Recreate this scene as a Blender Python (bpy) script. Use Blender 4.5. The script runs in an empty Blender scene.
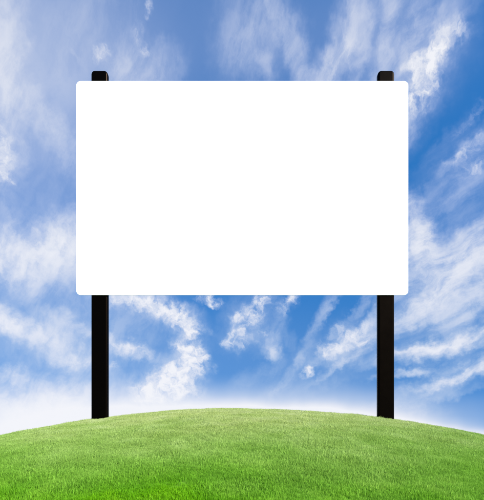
import bpy, bmesh, math, random
import numpy as np
from mathutils import Vector, noise as mnoise

random.seed(7); np.random.seed(7)
sc = bpy.context.scene
COL = sc.collection
R = math.radians

# ------------------------------------------------------------------ camera
APEX_Z = 6.0            # top of the mound above the plain
MOUND_R = 16.9          # radius of curvature of its crown
MOUND_Y = 8.64          # crown is this far in front of the viewer
SOD = 0.036             # height of the turf standing on the soil
EYE = (0.0, 0.0, APEX_Z - 0.609)
F = 450 / 484           # focal length / sensor width

cam_d = bpy.data.cameras.new('camera')
cam = bpy.data.objects.new('camera', cam_d); COL.objects.link(cam)
cam.location = EYE
cam.rotation_euler = (R(90), 0, 0)
cam_d.sensor_fit = 'HORIZONTAL'; cam_d.sensor_width = 36
cam_d.lens = 36 * F
cam_d.shift_y = 192 / 484
cam_d.clip_start = 0.05; cam_d.clip_end = 20000
sc.camera = cam

# ------------------------------------------------------------------ exposure
sc.view_settings.view_transform = 'Standard'
sc.view_settings.look = 'None'
sc.view_settings.exposure = 1.25
sc.view_settings.gamma = 1
sc.view_settings.use_curve_mapping = False

# ------------------------------------------------------------------ sun
SUN_EL, SUN_AZ = R(36), R(132)      # azimuth clockwise from +Y (the view): behind and to the right
sun_d = bpy.data.lights.new('sun', 'SUN')
sun_d.energy = 4.6; sun_d.angle = R(0.53); sun_d.color = (1.0, 0.955, 0.88)
sun = bpy.data.objects.new('sun', sun_d); COL.objects.link(sun)
sdir = Vector((math.cos(SUN_EL) * math.sin(SUN_AZ), math.cos(SUN_EL) * math.cos(SUN_AZ), math.sin(SUN_EL)))
sun.rotation_euler = sdir.to_track_quat('Z', 'Y').to_euler()
sun.location = (20, -20, 40)

# ------------------------------------------------------------------ world: clear sky with cirrus and small cumulus, by compass direction
SKY_S = 0.0715
world = bpy.data.worlds.new('World'); sc.world = world
world.use_nodes = True
wt = world.node_tree; wt.nodes.clear()
def N(t, **kw):
    n = wt.nodes.new(t)
    for k, v in kw.items(): setattr(n, k, v)
    return n
def L(a, b): wt.links.new(a, b)
def put(sock, v):
    if hasattr(v, 'is_output'): L(v, sock)
    else: sock.default_value = v
def M(op, a, b=0.0, c=0.0, clamp=False):
    n = N('ShaderNodeMath', operation=op, use_clamp=clamp)
    put(n.inputs[0], a); put(n.inputs[1], b); put(n.inputs[2], c)
    return n.outputs[0]
def VM(op, a, b=(0, 0, 0), s=1.0):
    n = N('ShaderNodeVectorMath', operation=op)
    put(n.inputs[0], a); put(n.inputs[1], b)
    if op == 'SCALE': put(n.inputs['Scale'], s)
    return n.outputs['Value'] if op in ('LENGTH', 'DOT_PRODUCT') else n.outputs[0]
def step(v, lo, hi, a=0.0, b=1.0):
    n = N('ShaderNodeMapRange', interpolation_type='SMOOTHSTEP')
    put(n.inputs[0], v); put(n.inputs[1], lo); put(n.inputs[2], hi); put(n.inputs[3], a); put(n.inputs[4], b)
    return n.outputs[0]
def noise(vec, scale, detail=4, rough=0.55, dist=0.0, col=False, dim='2D'):
    n = N('ShaderNodeTexNoise', noise_dimensions=dim)
    L(vec, n.inputs['Vector'])
    n.inputs['Scale'].default_value = scale; n.inputs['Detail'].default_value = detail
    n.inputs['Roughness'].default_value = rough; n.inputs['Distortion'].default_value = dist
    return n.outputs['Color' if col else 'Fac']
def mapped(vec, loc=(0, 0, 0), rot=0.0, scale=(1, 1, 1)):
    n = N('ShaderNodeMapping', vector_type='TEXTURE')
    L(vec, n.inputs['Vector'])
    n.inputs['Location'].default_value = loc; n.inputs['Rotation'].default_value = (0, 0, rot)
    n.inputs['Scale'].default_value = scale
    return n.outputs[0]

tc = N('ShaderNodeTexCoord')
sep = N('ShaderNodeSeparateXYZ'); L(tc.outputs['Generated'], sep.inputs[0])
az = M('ARCTAN2', sep.outputs[0], sep.outputs[1])
el = M('ARCSINE', sep.outputs[2])
cmb = N('ShaderNodeCombineXYZ'); L(az, cmb.inputs[0]); L(el, cmb.inputs[1])
sky_uv = cmb.outputs[0]

def direction(px, py):              # photograph point -> azimuth, elevation
    x, z = (px - 242) / 450, (442 - py) / 450
    return math.atan(x), math.atan2(z, math.hypot(1, x))

# wind-torn edges: the whole cloud field is shifted by turbulence at two scales
w1 = VM('SUBTRACT', noise(sky_uv, 9, 2, 0.5, col=True), (0.5, 0.5, 0.5))
w2 = VM('SUBTRACT', noise(sky_uv, 42, 3, 0.6, col=True), (0.5, 0.5, 0.5))
uv_soft = VM('ADD', VM('ADD', sky_uv, VM('SCALE', w1, s=0.04)), VM('SCALE', w2, s=0.032))
uv_mist = VM('ADD', sky_uv, VM('SCALE', w1, s=0.02))
uv_puff = VM('ADD', VM('ADD', sky_uv, VM('SCALE', w1, s=0.03)), VM('SCALE', w2, s=0.030))
uv_soft = VM('MULTIPLY', uv_soft, (1, 1, 0)); uv_puff = VM('MULTIPLY', uv_puff, (1, 1, 0))

def bank(strokes, uv, grow):         # sums the strokes; the running total rides along as the vector's z
    for cx, cy, a, b, ang, amp in strokes:
        u, v = direction(cx, cy)
        k = grow / 450
        g = N('ShaderNodeTexGradient', gradient_type='SPHERICAL')
        L(mapped(uv, (u, v, 0), R(ang), (a * k, b * k * 0.95, 1e6)), g.inputs[0])
        n = N('ShaderNodeVectorMath', operation='MULTIPLY_ADD')
        L(step(g.outputs['Fac'], 0.0, 1.0), n.inputs[0]); n.inputs[1].default_value = (0, 0, amp); L(uv, n.inputs[2])
        uv = n.outputs[0]
    sp = N('ShaderNodeSeparateXYZ'); L(uv, sp.inputs[0])
    return sp.outputs[2]

VEIL = [ # x, y, long, short, tilt, strength
    (2, 85, 85, 20, 90, .42), (45, 60, 95, 75, 0, .10), (42, 118, 60, 14, -40, .26), (90, 25, 60, 20, 50, .08),
    (55, 242, 60, 22, 22, .72), (12, 262, 40, 22, -10, .55), (68, 262, 26, 20, 0, .40), (40, 300, 90, 120, 0, .22),
    (18, 328, 62, 14, -18, .78), (78, 330, 42, 11, -22, .30), (76, 364, 30, 8, -6, .48), (4, 376, 18, 9, 0, .50),
    (50, 400, 70, 22, 8, .60), (10, 422, 70, 24, 0, .80), (130, 330, 60, 50, 0, .14),
    (150, 72, 30, 16, 20, .34), (122, 60, 30, 14, 60, .22),
    (252, 22, 40, 36, 0, .19), (296, 58, 45, 10, -58, .20), (266, 55, 34, 10, -72, .16), (242, 50, 30, 20, 0, .15), (284, 20, 50, 14, -60, .14), (338, 52, 40, 17, 66, .34), (352, 30, 40, 10, 60, .22), (326, 72, 30, 14, 20, .36), (362, 52, 40, 7, 74, .2),
    (400, 36, 56, 46, 0, .26), (385, 40, 50, 9, 78, .22), (418, 74, 22, 44, -12, .22), (440, 38, 36, 18, 25, .24),
    (400, 122, 18, 14, 0, .34), (458, 190, 50, 20, 22, .30), (470, 150, 30, 12, 25, .22), (440, 150, 30, 8, 40, .08),
    (418, 236, 15, 32, 14, .95), (448, 262, 62, 26, 24, .74), (474, 292, 55, 26, 22, .55), (428, 300, 46, 12, 30, .42), (480, 240, 30, 16, 20, .30),
    (452, 318, 60, 30, 20, .22), (447, 345, 66, 9, 11, .72), (440, 345, 50, 3, 9, .40), (470, 371, 66, 10, 18, .66), (466, 374, 44, 3.5, 16, .34), (412, 373, 28, 4.4, 10, .46), (455, 357, 60, 12, 14, .16),
    (440, 396, 40, 5, 13, .22), (400, 410, 34, 8, 0, .20),
    (268, 349, 17, 9, -30, .32), (271, 342, 8, 16, 20, .30), (262, 352, 12, 7, 10, .2), (268, 372, 40, 10, 20, .16), (285, 335, 26, 9, -50, .14), (322, 312, 24, 7, 64, .22), (312, 338, 24, 6, 58, .10), (330, 306, 24, 4, 56, .14), (148, 306, 50, 14, -14, .34), (130, 348, 36, 9, -18, .40), (188, 350, 20, 36, 0, .22), (162, 390, 48, 24, 35, .36), (248, 320, 34, 26, 40, .20), (345, 345, 40, 22, 28, .16), (300, 372, 50, 8, 30, .16), (299, 362, 30, 5, 48, .18), (336, 370, 30, 4.5, 32, .34), (352, 345, 36, 16, 28, .22), (372, 316, 26, 6, 40, .2),
    (376, 335, 50, 22, 32, .26), (358, 308, 30, 5, 48, .22), (318, 385, 60, 10, 8, .12),
]
MIST = [ # the white bank lying along the horizon, and the thin even veil high on the left
    (235, 432, 230, 42, 0, 1.25), (70, 440, 150, 44, 0, .66), (365, 442, 140, 28, -7, 1.15), (460, 450, 110, 18, -7, .95), (242, 385, 210, 80, 0, .12),
    (50, 60, 110, 90, 0, .32), (20, 100, 60, 130, 0, .14), (30, 330, 110, 120, 0, .18), (240, 40, 150, 60, 0, .17), (395, 45, 80, 50, 0, .10),
]
PUFF = [
    (122, 301, 27, 10, -6, .56), (154, 307, 23, 11, -20, .66), (180, 318, 18, 12, -42, .78), (194, 332, 9, 9, 0, .62),
    (181, 345, 13, 9, -18, .74), (195, 357, 11, 14, 0, .70), (184, 373, 22, 15, 42, .62), (168, 387, 28, 16, 38, .60), (150, 400, 30, 13, 18, .52), (152, 380, 16, 8, 40, .3), (136, 392, 16, 8, 30, .4), (168, 374, 10, 6, 30, .35),
    (192, 396, 18, 12, 0, .45), (130, 348, 30, 9, -18, .50), (112, 365, 7, 5, 0, .40),
    (207, 300, 15, 6, -10, .62), (217, 303, 8, 5, 0, .5), (237, 341, 16, 11, -15, .55), (248, 325, 18, 11, 20, .48), (252, 306, 14, 9, 30, .50), (264, 299, 11, 7, 0, .5), (258, 314, 12, 6, 40, .4), (238, 316, 8, 6, 0, .34), (262, 335, 10, 5, 20, .3), (226, 344, 8, 5, 0, .3),
    (212, 368, 7, 5, 20, .48), (209, 330, 7, 4, -30, .36), (208, 357, 8, 4, 0, .32), (286, 303, 15, 10, 40, .45), (292, 296, 9, 6, 0, .38), (278, 314, 8, 6, 30, .32),
    (350, 340, 26, 13, 24, .46), (331, 353, 14, 7, 20, .45), (340, 330, 12, 7, 0, .4), (364, 344, 14, 6, 20, .36), (322, 345, 8, 5, 0, .34), (308, 373, 12, 5, 38, .95), (360, 328, 14, 6, 30, .35),
    (102, 52, 9, 6, 35, .58), (138, 33, 5, 13, 15, .42), (148, 8, 4, 6, 0, .5), (146, 52, 7, 4, 30, .45), (76, 50, 9, 4, -30, .28),
    (2, 152, 9, 26, 12, .65), (9, 180, 5, 4, 0, .42),
    (462, 29, 11, 8, -25, .60), (424, 61, 18, 9, 8, .52), (417, 84, 10, 14, -20, .58), (436, 44, 12, 7, 30, .34), (436, 58, 9, 16, 10, .38), (422, 104, 12, 12, 0, .44), (444, 20, 8, 6, 0, .28), (432, 80, 8, 11, 0, .40), (410, 62, 8, 8, 0, .3), (446, 40, 10, 8, 0, .3), (408, 108, 8, 8, 0, .28),
    (468, 150, 26, 7, 28, .52), (478, 165, 20, 6, 15, .55), (470, 120, 20, 6, 30, .34), (398, 128, 10, 10, 0, .4),
    (60, 245, 24, 14, 10, .40), (10, 245, 16, 8, 0, .38), (12, 325, 30, 9, -15, .40), (78, 362, 18, 6, -10, .36), (62, 398, 34, 10, 10, .45), (30, 412, 24, 8, 0, .45),
    (424, 242, 10, 18, 10, .40), (470, 262, 30, 9, 24, .38),
]
veil = bank(VEIL, uv_soft, 1.5)
puff = bank(PUFF, uv_puff, 1.65)

# beyond the part of the sky set out above the same kinds of cloud go on all round
azn = M('ABSOLUTE', az)
out = M('MAXIMUM', step(azn, 0.50, 0.72), step(el, 0.74, 0.95))
out = M('MAXIMUM', out, step(el, 0.03, -0.05))
wide = noise(tc.outputs['Generated'], 2.6, 4, 0.5, dim='3D')
veil = M('ADD', veil, M('MULTIPLY', out, step(wide, 0.42, 0.72, 0.0, 0.75)))
puff = M('ADD', puff, M('MULTIPLY', out, step(noise(tc.outputs['Generated'], 4.3, 3, 0.5, dim='3D'), 0.52, 0.75, 0.0, 0.7)))

# combed fibres in the high cirrus, lumps in the low cumulus
wv = VM('MULTIPLY', VM('ADD', sky_uv, VM('SCALE', w1, s=0.05)), (1, 1, 0))
fib1 = noise(mapped(wv, rot=R(20), scale=(1, 0.30, 1)), 13, 7, 0.60)
fib2 = noise(mapped(wv, rot=R(62), scale=(1, 0.36, 1)), 12, 7, 0.60)
pick = step(M('ADD', az, M('MULTIPLY', noise(sky_uv, 3, 1, 0.5), 0.5)), 0.30, 0.60)   # the two combing winds
fib = M('ADD', M('MULTIPLY', fib1, pick), M('MULTIPLY', fib2, M('SUBTRACT', 1.0, pick)))
cell = noise(uv_puff, 17, 7, 0.62)
tex = M('ADD', M('MULTIPLY', fib, 0.5), M('MULTIPLY', cell, 0.5))
tex = step(tex, 0.30, 0.68, 0.45, 1.45)
veil_a = M('SUBTRACT', 1.0, M('POWER', 2.718, M('MULTIPLY', M('MULTIPLY', veil, tex), -1.25)))
lump = M('MULTIPLY_ADD', M('SUBTRACT', noise(uv_puff, 52, 6, 0.58), 0.5), 2.3, 0.47)
big = M('MULTIPLY_ADD', M('SUBTRACT', cell, 0.5), 1.6, 0.5)
body = M('MULTIPLY', puff, M('ADD', M('MULTIPLY', lump, 0.85), M('MULTIPLY_ADD', big, 0.5, 0.15)))
puff_a = M('MULTIPLY', step(body, 0.05, 1.0), 0.95)
mist_a = M('MULTIPLY', M('MINIMUM', bank(MIST, VM('MULTIPLY', uv_mist, (1, 1, 0)), 1.5), 1.0), 0.97)
alpha = M('MULTIPLY', M('SUBTRACT', 1.0, veil_a), M('SUBTRACT', 1.0, puff_a))
alpha = M('SUBTRACT', 1.0, M('MULTIPLY', alpha, M('SUBTRACT', 1.0, mist_a)), clamp=True)

sky = N('ShaderNodeTexSky', sky_type='NISHITA')
sky.sun_disc = False
sky.sun_elevation = SUN_EL; sky.sun_rotation = SUN_AZ
sky.altitude = 600; sky.air_density = 1.6; sky.dust_density = 0.3; sky.ozone_density = 4.0
tint = N('ShaderNodeMix', data_type='RGBA', blend_type='MULTIPLY')
tint.inputs[0].default_value = 1.0
# clear mountain air: the deep blue reaches low down, so the horizon's own glow is kept to the mist bank
hi = N('ShaderNodeCombineXYZ'); L(sep.outputs[0], hi.inputs[0]); L(sep.outputs[1], hi.inputs[1]); L(M('MULTIPLY_ADD', sep.outputs[2], 0.45, 0.50), hi.inputs[2])
L(VM('NORMALIZE', hi.outputs[0]), sky.inputs[0])
L(sky.outputs[0], tint.inputs[6]); tint.inputs[7].default_value = (0.16, 0.63, 1.04, 1)

CL = 0.41 / SKY_S
ccol = N('ShaderNodeMix', data_type='RGBA')
L(step(alpha, 0.1, 0.85), ccol.inputs[0])
thin = N('ShaderNodeMix', data_type='RGBA')     # thin cloud: bluer low down, a breath of violet high up
L(step(el, 0.12, 0.5), thin.inputs[0])
thin.inputs[6].default_value = (0.70 * CL, 0.85 * CL, 1.0 * CL, 1); thin.inputs[7].default_value = (0.68 * CL, 0.78 * CL, 1.06 * CL, 1)
L(thin.outputs[2], ccol.inputs[6])
ccol.inputs[7].default_value = (0.93 * CL, 0.94 * CL, 0.99 * CL, 1)
mix = N('ShaderNodeMix', data_type='RGBA')
L(alpha, mix.inputs[0]); L(tint.outputs[2], mix.inputs[6]); L(ccol.outputs[2], mix.inputs[7])
bg = N('ShaderNodeBackground'); bg.inputs['Strength'].default_value = SKY_S
L(mix.outputs[2], bg.inputs['Color'])
wo = N('ShaderNodeOutputWorld'); L(bg.outputs[0], wo.inputs['Surface'])
world.cycles.sampling_method = 'NONE'
sc.cycles.use_adaptive_sampling = True; sc.cycles.adaptive_threshold = 0.015; sc.cycles.adaptive_min_samples = 8
sc.cycles.max_bounces = 5; sc.cycles.diffuse_bounces = 3; sc.cycles.glossy_bounces = 2; sc.cycles.transmission_bounces = 2

# ------------------------------------------------------------------ helpers
def material(name):
    m = bpy.data.materials.new(name); m.use_nodes = True
    t = m.node_tree
    return m, t, t.nodes['Principled BSDF'], t.nodes['Material Output']
def link(name, me, mat=None, parent=None):
    o = bpy.data.objects.new(name, me); COL.objects.link(o)
    if mat: me.materials.append(mat)
    if parent: o.parent = parent
    return o
def lump2(x, y):
    return (0.030 * mnoise.noise((x * 0.45, y * 0.45, 1.7)) + 0.012 * mnoise.noise((x * 1.6, y * 1.6, 5.1)))
def mound(x, y):
    r = math.hypot(x, y - MOUND_Y)
    r0 = 10.2
    if r <= r0: d = r * r / (2 * MOUND_R)
    else:
        d0 = r0 * r0 / (2 * MOUND_R); s0 = r0 / MOUND_R
        rest = APEX_Z - d0
        k = s0 / rest
        d = d0 + rest * (1 - math.exp(-k * (r - r0)))
    z = APEX_Z - SOD - d
    return z + lump2(x, y) * max(0.0, min(1.0, (16 - r) / 6))

# ------------------------------------------------------------------ ground: mound and plain, one sheet to the horizon
radii = [0.0] + [0.22 * i for i in range(1, 60)] + [13.5 * 1.13 ** i for i in range(0, 56)]
SEG = 144
vs, fs = [(0, MOUND_Y, mound(0, MOUND_Y))], []
for i, r in enumerate(radii[1:]):
    for j in range(SEG):
        a = 2 * math.pi * j / SEG
        x, y = r * math.sin(a), MOUND_Y + r * math.cos(a)
        vs.append((x, y, mound(x, y)))
for j in range(SEG):
    fs.append((0, 1 + (j + 1) % SEG, 1 + j))
for i in range(len(radii) - 2):
    b0, b1 = 1 + i * SEG, 1 + (i + 1) * SEG
    for j in range(SEG):
        k = (j + 1) % SEG
        fs.append((b0 + j, b0 + k, b1 + k, b1 + j))
gm = bpy.data.meshes.new('hill'); gm.from_pydata(vs, [], fs); gm.update()
for p in gm.polygons: p.use_smooth = True

gmat, t, p, o_ = material('turf_soil')
def tn(t, typ, **kw):
    n = t.nodes.new(typ)
    for k, v in kw.items(): setattr(n, k, v)
    return n
geo = tn(t, 'ShaderNodeNewGeometry')
nz = tn(t, 'ShaderNodeTexNoise'); nz.inputs['Scale'].default_value = 3.0; nz.inputs['Detail'].default_value = 8
nz2 = tn(t, 'ShaderNodeTexNoise'); nz2.inputs['Scale'].default_value = 60; nz2.inputs['Detail'].default_value = 6
t.links.new(geo.outputs['Position'], nz.inputs['Vector']); t.links.new(geo.outputs['Position'], nz2.inputs['Vector'])
rp = tn(t, 'ShaderNodeValToRGB')
rp.color_ramp.elements[0].position = 0.3; rp.color_ramp.elements[0].color = (0.060, 0.150, 0.010, 1)
rp.color_ramp.elements[1].position = 0.7; rp.color_ramp.elements[1].color = (0.120, 0.240, 0.030, 1)
ad = tn(t, 'ShaderNodeMath', operation='MULTIPLY_ADD'); ad.inputs[1].default_value = 0.5
t.links.new(nz2.outputs['Fac'], ad.inputs[0])
hf = tn(t, 'ShaderNodeMath', operation='MULTIPLY'); hf.inputs[1].default_value = 0.5
t.links.new(nz.outputs['Fac'], hf.inputs[0]); t.links.new(hf.outputs[0], ad.inputs[2])
t.links.new(ad.outputs[0], rp.inputs[0]); t.links.new(rp.outputs[0], p.inputs['Base Color'])
p.inputs['Roughness'].default_value = 0.95; p.inputs['Specular IOR Level'].default_value = 0.1
hill = link('hill', gm, gmat)
hill['kind'] = 'structure'; hill['label'] = 'rounded green grassy hill under the blank billboard'

# ------------------------------------------------------------------ billboard
def post_px(px): return (px - 242) / 450
SIGN_Y = 6.93                                # row where the posts stand
PX = SIGN_Y / 450                            # metres per photograph pixel there
def zrow(row, y=SIGN_Y): return EYE[2] + (442 - row) * y / 450

bm_mat, t, p, o_ = material('black_painted_steel')
p.inputs['Base Color'].default_value = (0.0007, 0.0005, 0.0004, 1)
p.inputs['Specular IOR Level'].default_value = 0.035
p.inputs['Specular Tint'].default_value = (1.0, 0.62, 0.36, 1)
n1 = tn(t, 'ShaderNodeTexNoise'); n1.inputs['Scale'].default_value = 9; n1.inputs['Detail'].default_value = 6
mr = tn(t, 'ShaderNodeMapRange'); mr.inputs[3].default_value = 0.30; mr.inputs[4].default_value = 0.42
tcn = tn(t, 'ShaderNodeTexCoord')
t.links.new(tcn.outputs['Object'], n1.inputs['Vector']); t.links.new(n1.outputs['Fac'], mr.inputs[0]); t.links.new(mr.outputs[0], p.inputs['Roughness'])

wm_mat, t, p, o_ = material('white_painted_panel')
tcn = tn(t, 'ShaderNodeTexCoord')
n1 = tn(t, 'ShaderNodeTexNoise'); n1.inputs['Scale'].default_value = 1.3; n1.inputs['Detail'].default_value = 7
rp = tn(t, 'ShaderNodeValToRGB')
rp.color_ramp.elements[0].color = (0.83, 0.83, 0.83, 1); rp.color_ramp.elements[1].color = (0.86, 0.86, 0.855, 1)
t.links.new(tcn.outputs['Object'], n1.inputs['Vector']); t.links.new(n1.outputs['Fac'], rp.inputs[0]); t.links.new(rp.outputs[0], p.inputs['Base Color'])
p.inputs['Roughness'].default_value = 0.8; p.inputs['Specular IOR Level'].default_value = 0.15

def rounded_prism(name, w, h, d, rad, edge, seg=6):
    """upright slab w x h, d deep, its four outline corners rounded by rad and its rims by edge"""
    bm = bmesh.new()
    bmesh.ops.create_cube(bm, size=1)
    for v in bm.verts: v.co = Vector((v.co.x * w, v.co.y * d, v.co.z * h))
    if rad > edge:
        es = [e for e in bm.edges if abs(e.verts[0].co.y - e.verts[1].co.y) > d * 0.9]
        bmesh.ops.bevel(bm, geom=es, offset=rad, segments=seg, profile=0.5, affect='EDGES')
    es = [e for e in bm.edges if len(e.link_faces) == 2 and e.calc_face_angle(0) > 0.6]
    bmesh.ops.bevel(bm, geom=es, offset=edge, segments=4, profile=0.5, affect='EDGES')
    me = bpy.data.meshes.new(name); bm.to_mesh(me); bm.free()
    for f in me.polygons: f.use_smooth = f.area < 0.02 * w * h      # broad faces stay flat
    return me

root = bpy.data.objects.new('billboard', None); COL.objects.link(root)
root.location = (0, SIGN_Y, mound(0, SIGN_Y)); root.empty_display_size = 0.5
root['label'] = 'large blank white billboard on two black posts standing on the grassy hill'
root['category'] = 'billboard'
POST_W = 16.4 * PX
top, foot = zrow(72.4), mound(-2.2, SIGN_Y) - 0.55
POST_D = 0.10
pm = rounded_prism('post', POST_W, top - foot, POST_D, 0.055, 0.030)
for px in (100.2, 385.4):
    o = link('post', pm, None, root)
    if not pm.materials: pm.materials.append(bm_mat)
    o.location = (post_px(px) * SIGN_Y, 0, (top + foot) / 2 - root.location.z)
PAN_D = 0.010
py = SIGN_Y - POST_D / 2 - PAN_D / 2 - 0.004
k = (py - PAN_D / 2)
x0, x1 = post_px(76.3) * k, post_px(408.3) * k
z0, z1 = zrow(295, k), zrow(81, k)
qm = rounded_prism('panel', x1 - x0, z1 - z0, PAN_D, 4.2 * PX, 0.0015)
o = link('panel', qm, wm_mat, root)
o.location = ((x0 + x1) / 2, py - SIGN_Y, (z0 + z1) / 2 - root.location.z)
o['label'] = 'blank white panel with rounded corners'

# ------------------------------------------------------------------ grass: tufts of real blades scattered over the mound
def blade_mat():
    m, t, p, o_ = material('grass_blade')
    geo = tn(t, 'ShaderNodeNewGeometry'); oi = tn(t, 'ShaderNodeObjectInfo')
    def nz(scale, det=3):
        n = tn(t, 'ShaderNodeTexNoise'); n.inputs['Scale'].default_value = scale; n.inputs['Detail'].default_value = det
        t.links.new(oi.outputs['Location'], n.inputs['Vector']); return n.outputs['Fac']
    def ma(op, a, b, c=0.0, clamp=False):
        n = tn(t, 'ShaderNodeMath', operation=op, use_clamp=clamp)
        for s, v in zip(n.inputs, (a, b, c)):
            if hasattr(v, 'is_output'): t.links.new(v, s)
            else: s.default_value = v
        return n.outputs[0]
    def ramp(f, cols):
        r = tn(t, 'ShaderNodeValToRGB'); e = r.color_ramp.elements
        while len(e) < len(cols): e.new(0.5)
        for q, (pos, c) in zip(e, cols): q.position = pos; q.color = (*c, 1)
        t.links.new(f, r.inputs[0]); return r.outputs[0]
    # lush green lower down; the crest's pale mist is painted into the blade colour
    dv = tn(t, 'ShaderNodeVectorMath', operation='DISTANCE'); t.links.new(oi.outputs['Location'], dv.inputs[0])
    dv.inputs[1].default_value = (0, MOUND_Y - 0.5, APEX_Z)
    crest_haze = tn(t, 'ShaderNodeMapRange', interpolation_type='SMOOTHSTEP'); t.links.new(dv.outputs['Value'], crest_haze.inputs[0])
    crest_haze.inputs[1].default_value = 6.3; crest_haze.inputs[2].default_value = 1.8
    crest_haze = ma('ADD', crest_haze.outputs[0], ma('MULTIPLY_ADD', nz(0.9), 0.6, -0.3), 0, True)
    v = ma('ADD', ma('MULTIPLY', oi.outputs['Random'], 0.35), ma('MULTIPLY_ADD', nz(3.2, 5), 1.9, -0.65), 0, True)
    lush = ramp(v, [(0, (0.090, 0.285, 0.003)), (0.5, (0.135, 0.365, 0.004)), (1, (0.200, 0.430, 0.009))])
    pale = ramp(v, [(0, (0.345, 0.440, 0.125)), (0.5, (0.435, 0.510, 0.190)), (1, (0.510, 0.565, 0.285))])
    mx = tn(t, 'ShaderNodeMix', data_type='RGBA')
    t.links.new(crest_haze, mx.inputs[0]); t.links.new(lush, mx.inputs[6]); t.links.new(pale, mx.inputs[7])
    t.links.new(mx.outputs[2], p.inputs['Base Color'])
    p.inputs['Roughness'].default_value = 0.6; p.inputs['Specular IOR Level'].default_value = 0.12
    tr = tn(t, 'ShaderNodeBsdfTranslucent'); t.links.new(mx.outputs[2], tr.inputs['Color'])
    ms = tn(t, 'ShaderNodeMixShader'); ms.inputs[0].default_value = 0.4
    t.links.new(p.outputs[0], ms.inputs[1]); t.links.new(tr.outputs[0], ms.inputs[2]); t.links.new(ms.outputs[0], o_.inputs['Surface'])
    return m
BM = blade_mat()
tufts = bpy.data.collections.new('tuft_shapes')     # not linked into the scene: only the source shapes
for k in range(14):
    vs, fs = [], []
    for b in range(44):
        rr = 0.045 * math.sqrt(random.random()); a = random.uniform(0, 6.283)
        bx, by = rr * math.cos(a), rr * math.sin(a)
        h = random.gauss(0.027, 0.007); h = max(0.012, h)
        w = random.uniform(0.0008, 0.0015)
        fa = random.uniform(0, 6.283) if random.random() < 0.6 else a + random.gauss(0, 0.5)
        lean = abs(random.gauss(0.30, 0.28)); side = (-math.sin(fa), math.cos(fa))
        i0 = len(vs)
        for q, ww in ((0, 1.0), (0.4, 0.95), (0.75, 0.6)):
            off = lean * h * q ** 1.8
            z = h * (q - 0.32 * lean * q * q) - (0.010 if q == 0 else 0)
            cx, cy = bx + math.cos(fa) * off, by + math.sin(fa) * off
            vs.append((cx - side[0] * w * ww, cy - side[1] * w * ww, z)); vs.append((cx + side[0] * w * ww, cy + side[1] * w * ww, z))
        off = lean * h
        vs.append((bx + math.cos(fa) * off, by + math.sin(fa) * off, h * (1 - 0.32 * lean)))
        fs += [(i0, i0 + 1, i0 + 3, i0 + 2), (i0 + 2, i0 + 3, i0 + 5, i0 + 4), (i0 + 4, i0 + 5, i0 + 6)]
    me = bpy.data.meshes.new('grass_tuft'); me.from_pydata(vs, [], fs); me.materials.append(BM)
    for f in me.polygons: f.use_smooth = True
    tufts.objects.link(bpy.data.objects.new('grass_tuft', me))

# the turf patch: every part of the mound the viewer could see, with a margin of several metres
NP = 320000
pts, rot, scl = [], [], []
while len(pts) < NP:
    y = random.uniform(1.2, 11.5)
    hw = 0.62 * y + 2.2
    x = random.uniform(-9.4, 9.4)
    if abs(x) > hw: continue
    if y > 6.5 and random.random() < 0.3: continue
    n = mnoise.fractal((x * 4.2, y * 4.2, 0.3), 1.0, 2.0, 3)
    n2 = mnoise.noise((x * 0.8, y * 0.8, 9.0))
    s = 0.82 + 0.45 * n + 0.12 * n2
    s = max(0.55, min(1.40, s)) * random.uniform(0.85, 1.15) * (0.78 + 0.22 * min(1.0, math.hypot(x, y - MOUND_Y) / 5.0))
    pts.append((x, y, mound(x, y)))
    gx, gy = -x / MOUND_R, -(y - MOUND_Y) / MOUND_R
    rot.append((-gy * 0.3 * -1 + random.gauss(0, .10), gx * 0.3 * -1 + random.gauss(0, .10), random.uniform(0, 6.283)))
    scl.append(s)
pmesh = bpy.data.meshes.new('grass'); pmesh.from_pydata(pts, [], [])
for nm, typ, data, key in (('trot', 'FLOAT_VECTOR', rot, 'vector'), ('tscl', 'FLOAT', scl, 'value')):
    a = pmesh.attributes.new(nm, typ, 'POINT'); a.data.foreach_set(key, np.array(data, dtype=np.float32).ravel())
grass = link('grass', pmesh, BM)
grass['kind'] = 'stuff'; grass['category'] = 'grass'
grass['label'] = 'short bright green grass covering the rounded hill'
ng = bpy.data.node_groups.new('grass_scatter', 'GeometryNodeTree')
ng.interface.new_socket('Geometry', in_out='INPUT', socket_type='NodeSocketGeometry')
ng.interface.new_socket('Geometry', in_out='OUTPUT', socket_type='NodeSocketGeometry')
gi = ng.nodes.new('NodeGroupInput'); go = ng.nodes.new('NodeGroupOutput')
ci = ng.nodes.new('GeometryNodeCollectionInfo'); ci.inputs['Collection'].default_value = tufts
ci.inputs['Separate Children'].default_value = True; ci.inputs['Reset Children'].default_value = True
ip = ng.nodes.new('GeometryNodeInstanceOnPoints'); ip.inputs['Pick Instance'].default_value = True
ra = ng.nodes.new('GeometryNodeInputNamedAttribute'); ra.data_type = 'FLOAT_VECTOR'; ra.inputs[0].default_value = 'trot'
sa = ng.nodes.new('GeometryNodeInputNamedAttribute'); sa.data_type = 'FLOAT'; sa.inputs[0].default_value = 'tscl'
ng.links.new(gi.outputs[0], ip.inputs['Points']); ng.links.new(ci.outputs[0], ip.inputs['Instance'])
ng.links.new(ra.outputs[0], ip.inputs['Rotation']); ng.links.new(sa.outputs[0], ip.inputs['Scale'])
ng.links.new(ip.outputs[0], go.inputs[0])
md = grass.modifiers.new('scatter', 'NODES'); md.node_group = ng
